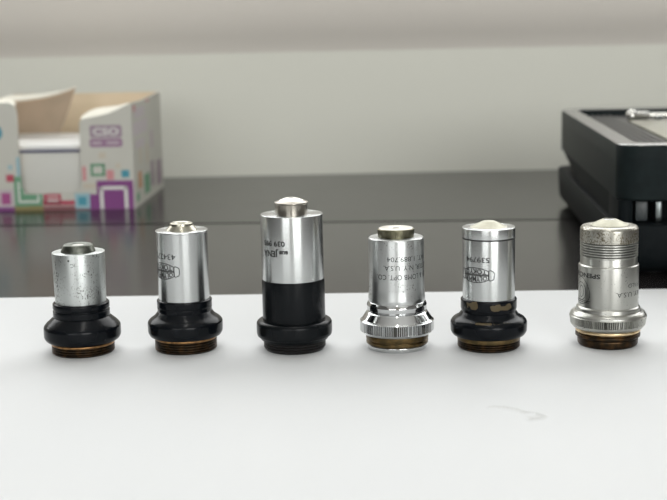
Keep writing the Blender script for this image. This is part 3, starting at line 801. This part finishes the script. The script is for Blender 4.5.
# pads of note paper in the slot
def pad_material():
    m, nt, b = new_mat('note_paper')
    nz = noise(nt, 800, 2, stretch=(0.03, 0.03, 2.5))
    r = ramp(nt, nz.outputs['Fac'], 0.35, 0.65)
    nt.links.new(mixcol(nt, r.outputs['Color'], (0.70, 0.71, 0.69), (0.76, 0.765, 0.75)), b.inputs['Base Color'])
    b.inputs['Roughness'].default_value = 0.6
    return m
M['note'] = pad_material()
M['divider'] = plain('slate_card', (0.10, 0.10, 0.16), 0.6)
ZB = ZD + 1.0*MM + 0.00002
cx = -0.1646
M['note_shaded'] = plain('note_paper_shaded', (0.56, 0.56, 0.52), 0.6)  # note paper darkened, the shade of the pad's front put into the colour
def stacked(name, hw, y0, y1, z0, z1, mat, bevel, label, cat, group=None):
    o = box(name, u(-hw, y0, 0), u(hw, y1, z1-z0), mat, bevel=bevel)
    o.location = (cx, 0.76, ZB + z0*MM); o.rotation_euler.z = bx.rotation_euler.z
    return tag(o, label, cat, group)
stacked('note_pad', 45, 5, 95, 0, 32.5, M['note_shaded'], 0.0006, 'thick lower pad of white note paper standing behind the slot of the printed box', 'paper pad', 'note paper in the printed box')
stacked('divider_card', 45.2, 4.6, 95.4, 32.52, 34.1, M['divider'], 0, 'thin dark sheet lying between the two note pads in the printed box', 'card')
stacked('note_pad', 44.8, 5.2, 94.8, 34.12, 36.8, M['note'], 0.0006, 'thin upper pad of white note paper topping the dark sheet in the printed box', 'paper pad', 'note paper in the printed box')

# ------------------------------------------------------------------ black equipment box on the right
M['plastic'] = mottled('black_plastic', (0.010, 0.014, 0.0145), (0.012, 0.017, 0.0175), 200, 0.42, spec=0.05)
M['plastic_low'] = mottled('black_plastic_base', (0.006, 0.008, 0.009), (0.008, 0.010, 0.011), 200, 0.5, spec=0.04)
M['rim'] = plain('rim_plastic', (0.30, 0.30, 0.29), 0.24, 0.6)
M['tray'] = plain('ribbed_tray', (0.10, 0.10, 0.10), 0.28, 0.3)
M['grey_part'] = plain('grey_plastic', (0.035, 0.042, 0.044), 0.4)
M['slot'] = plain('slot_black', (0.006, 0.006, 0.007), 0.5)
M['plate'] = plain('pale_plate', (0.42, 0.41, 0.34), 0.2)
dv = empty('equipment_case', (0.1162, 0.524, ZD), math.radians(-4.0))
tag(dv, 'black two-tier plastic equipment box with recessed ribbed top and chrome bar, at the right', 'equipment')
DW, DD = 200.0, 228.0
def rounded_rect(x0, y0, x1, y1, r, n=6):
    return arc(x1-r, y1-r, r, 0, 90, n) + arc(x0+r, y1-r, r, 90, 180, n) + arc(x0+r, y0+r, r, 180, 270, n) + arc(x1-r, y0+r, r, 270, 360, n)
def loft(name, loops, mat, parent, smooth=40, cap=True):
    """stack of equal-length loops [(pts, z)] in mm joined into a closed solid"""
    V, Fc = [], []; n = len(loops[0][0])
    for pts, z in loops: V += [(x*MM, y*MM, z*MM) for x, y in pts]
    for i in range(len(loops)-1):
        for k in range(n):
            k2 = (k+1) % n
            Fc.append((i*n+k, i*n+k2, (i+1)*n+k2, (i+1)*n+k))
    if cap:
        Fc.append(tuple(reversed(range(n)))); Fc.append(tuple((len(loops)-1)*n+k for k in range(n)))
    return link_mesh(name, V, Fc, mat, parent, smooth)
RR = lambda e, r: rounded_rect(-e, -e, DW+e, DD+e, r)
low = loft('base_shell', [(RR(-8, 6), 0.8), (RR(-3, 10), 1.5), (RR(0.6, 12), 4.6), (RR(1.2, 12), 7.5), (RR(1.7, 12), 20.6), (RR(1.4, 12), 21.1), (RR(0.2, 12), 21.4)], M['plastic_low'], dv)
for fx in (16, DW-16):
    for fy in (16, DD-16):
        lathe('foot', [(0, 0.02), (8, 0.02), (8.5, 0.3), (8.5, 0.9), (0, 0.9)], M['slot'], dv, 32).location = (fx*MM, fy*MM, 0)
# middle block: flush at the side, set back in front, stopping short of the rear
mid = loft('middle_block', [(rounded_rect(0.6, 16, DW-0.6, DD-90, 5), 21.3), (rounded_rect(0.6, 16, DW-0.6, DD-10, 5), 31.2)], M['plastic_low'], dv)
loft('rear_block', [(rounded_rect(7, DD-60, DW-7, DD-3, 4), 21.3), (rounded_rect(7, DD-60, DW-7, DD-3, 4), 31.2)], M['grey_part'], dv)
loft('side_cheek', [(rounded_rect(0.4, 0.6, 6.5, 32, 3), 21.3), (rounded_rect(0.4, 0.6, 6.5, 32, 3), 31.2)], M['plastic_low'], dv)
# upper housing: walls, rim, and a sunken tray
IN = lambda e, r: rounded_rect(e, e+2, DW-e, DD-e, r)
loft('upper_housing', [(IN(8.6, 4.4), 46.0), (IN(8.6, 4.4), 30.8), (RR(-1, 10), 30.8), (RR(0, 10), 31.6), (RR(0, 10), 46.0), (RR(0, 10), 53.0), (RR(-0.35, 9.65), 53.5), (IN(8.6, 4.4), 53.5), (IN(8.6, 4.4), 46.0)], M['plastic'], dv, cap=False)
loft('top_rim', [(IN(8.4, 4.6), 53.4), (RR(-0.35, 9.65), 53.45), (RR(-0.6, 9.4), 53.8), (RR(-1.2, 9), 54.0), (IN(8.0, 5), 54.0), (IN(8.4, 4.6), 53.4)], M['rim'], dv, cap=False)
tray = box('tray', u(8.8, 10.8, 46.0), u(DW-8.8, DD-8.8, 50.0), M['tray'], dv)
bm = bmesh.new()
for k in range(5):
    x = 12.5 + k*3.2
    box_bm(bm, x*MM, 14*MM, 49.9*MM, (x+1.6)*MM, (DD-14)*MM, 51.0*MM, 0.0004, 1)
bm_obj('ribs', bm, M['tray'], tray)
box('plate', u(29.5, 26, 49.9), u(DW-14, DD-62, 51.6), M['plate'], dv, bevel=0.0006)
# chrome bar lying across the tray
def tube_x(name, x0, x1, y, z, prof, mat, parent):
    V, Fc = [], []; n = 24
    for x, r in prof:
        for k in range(n):
            a = 2*PI*k/n
            V.append((x*MM, (y + r*math.cos(a))*MM, (z + r*math.sin(a))*MM))
    for i in range(len(prof)-1):
        for k in range(n):
            k2 = (k+1) % n
            Fc.append((i*n+k, i*n+k2, (i+1)*n+k2, (i+1)*n+k))
    Fc.append(tuple(reversed(range(n)))); Fc.append(tuple((len(prof)-1)*n+k for k in range(n)))
    return link_mesh(name, V, Fc, mat, parent, 50)
M['bar_chrome'] = plain('bar_chrome', (0.55, 0.545, 0.51), 0.22, 1.0)
bar = tube_x('chrome_bar', 0, 0, 172, 53.3, [(34, 1.5), (DW-30, 1.5)], M['bar_chrome'], dv)
tube_x('bar_knob', 0, 0, 172, 53.3, [(29, 0.6), (29.3, 2.0), (30.4, 3.1), (32, 3.4), (33.6, 3.0), (34.6, 2.2), (40, 2.3), (41.2, 1.6)], M['bar_chrome'], bar)
tube_x('bar_knob', 0, 0, 172, 53.3, [(DW-34, 1.6), (DW-31, 2.3), (DW-29, 3.2), (DW-27, 3.3), (DW-25.6, 2.0), (DW-25.3, 0.6)], M['bar_chrome'], bar)
for x in (46, DW-40):
    box('bar_support', u(x-1.5, 170, 49.9), u(x+1.5, 174, 53.3), M['grey_part'], bar)
# parts seen in the front recess
box('recess_panel', u(8.0, 6, 21.9), u(13.0, 15.9, 30.4), M['grey_part'], dv, bevel=0.0006)
M['glint'] = plain('bright_clip', (0.20, 0.22, 0.22), 0.3, 1.0)
cl = box('clip', u(15.9, 5, 21.5), u(18.7, 15.9, 30.6), M['glint'], dv, bevel=0.0009)
box('recess_panel', u(26.0, 6, 21.9), u(160, 15.9, 30.4), M['grey_part'], dv, bevel=0.0006)

# ------------------------------------------------------------------ light: ceiling tube lamp and daylight through the back window and the added front pair
def emit(name, col, s):
    m, nt, b = new_mat(name)
    e = node(nt, 'ShaderNodeEmission'); e.inputs['Color'].default_value = (*col, 1); e.inputs['Strength'].default_value = s
    nt.links.new(e.outputs[0], nt.nodes['Material Output'].inputs['Surface'])
    return m
def ceiling_lamp(x, y, L, W, s, label):
    o = empty('ceiling_lamp', (x, y, ZC))
    tag(o, label, 'ceiling lamp', 'ceiling lamps')
    box('lamp_housing', (-W/2-0.01, -L/2-0.01, -0.05), (W/2+0.01, L/2+0.01, 0), M['white_paint'], o)
    box('lamp_diffuser', (-W/2, -L/2, -0.06), (W/2, L/2, -0.05), emit('lamp_glow', (1.0, 0.98, 0.94), s), o)
ceiling_lamp(0.02, 0.1, 1.3, 0.08, 17, 'long white ceiling lamp above the desk, over the camera')
def daylight(x0, x1, z0, z1, y, out, energy):
    L = bpy.data.lights.new('window_daylight', 'AREA'); L.shape = 'RECTANGLE'; L.size = x1-x0; L.size_y = z1-z0
    L.energy = energy; L.color = (0.985, 0.99, 0.975)
    o = bpy.data.objects.new('window_daylight', L); COL.objects.link(o)
    o.location = ((x0+x1)/2, y, (z0+z1)/2); o.rotation_euler = (math.radians(-90*out), 0, 0)
daylight(WX0, WX1, WZ0, WZ1, YB+T+0.05, 1, 32)
for (a, b), e in zip(FW, (30, 74)): daylight(a, b, FZ0, FZ1, YF-T-0.05, -1, e)  # daylight for the added front windows
w = bpy.data.worlds.new('overcast_sky'); S.world = w; w.use_nodes = True
w.node_tree.nodes['Background'].inputs['Color'].default_value = (0.95, 0.97, 1.0, 1)
w.node_tree.nodes['Background'].inputs['Strength'].default_value = 1.0

# ------------------------------------------------------------------ camera
cam = bpy.data.cameras.new('camera'); co = bpy.data.objects.new('camera', cam); COL.objects.link(co)
f_px, p, ro = 1300.0, math.radians(9.82), math.radians(1.2)
cam.sensor_width = 36.0; cam.lens = 36.0*f_px/667.0
cam.clip_start = 0.02; cam.clip_end = 20
F = Vector((0, math.cos(p), -math.sin(p))); R = Vector((1, 0, 0)); U = Vector((0, math.sin(p), math.cos(p)))
Rr = R*math.cos(ro) - U*math.sin(ro); Ur = R*math.sin(ro) + U*math.cos(ro)
mw = Matrix((Rr, Ur, -F)).transposed().to_4x4(); mw.translation = (0, 0, Z0+0.104)
co.matrix_world = mw
cam.dof.use_dof = True; cam.dof.focus_distance = 0.418; cam.dof.aperture_fstop = 21.0
S.camera = co
S.view_settings.view_transform = 'Standard'; S.view_settings.look = 'None'
S.view_settings.gamma = 1.0; S.view_settings.use_curve_mapping = False
S.view_settings.exposure = -0.43
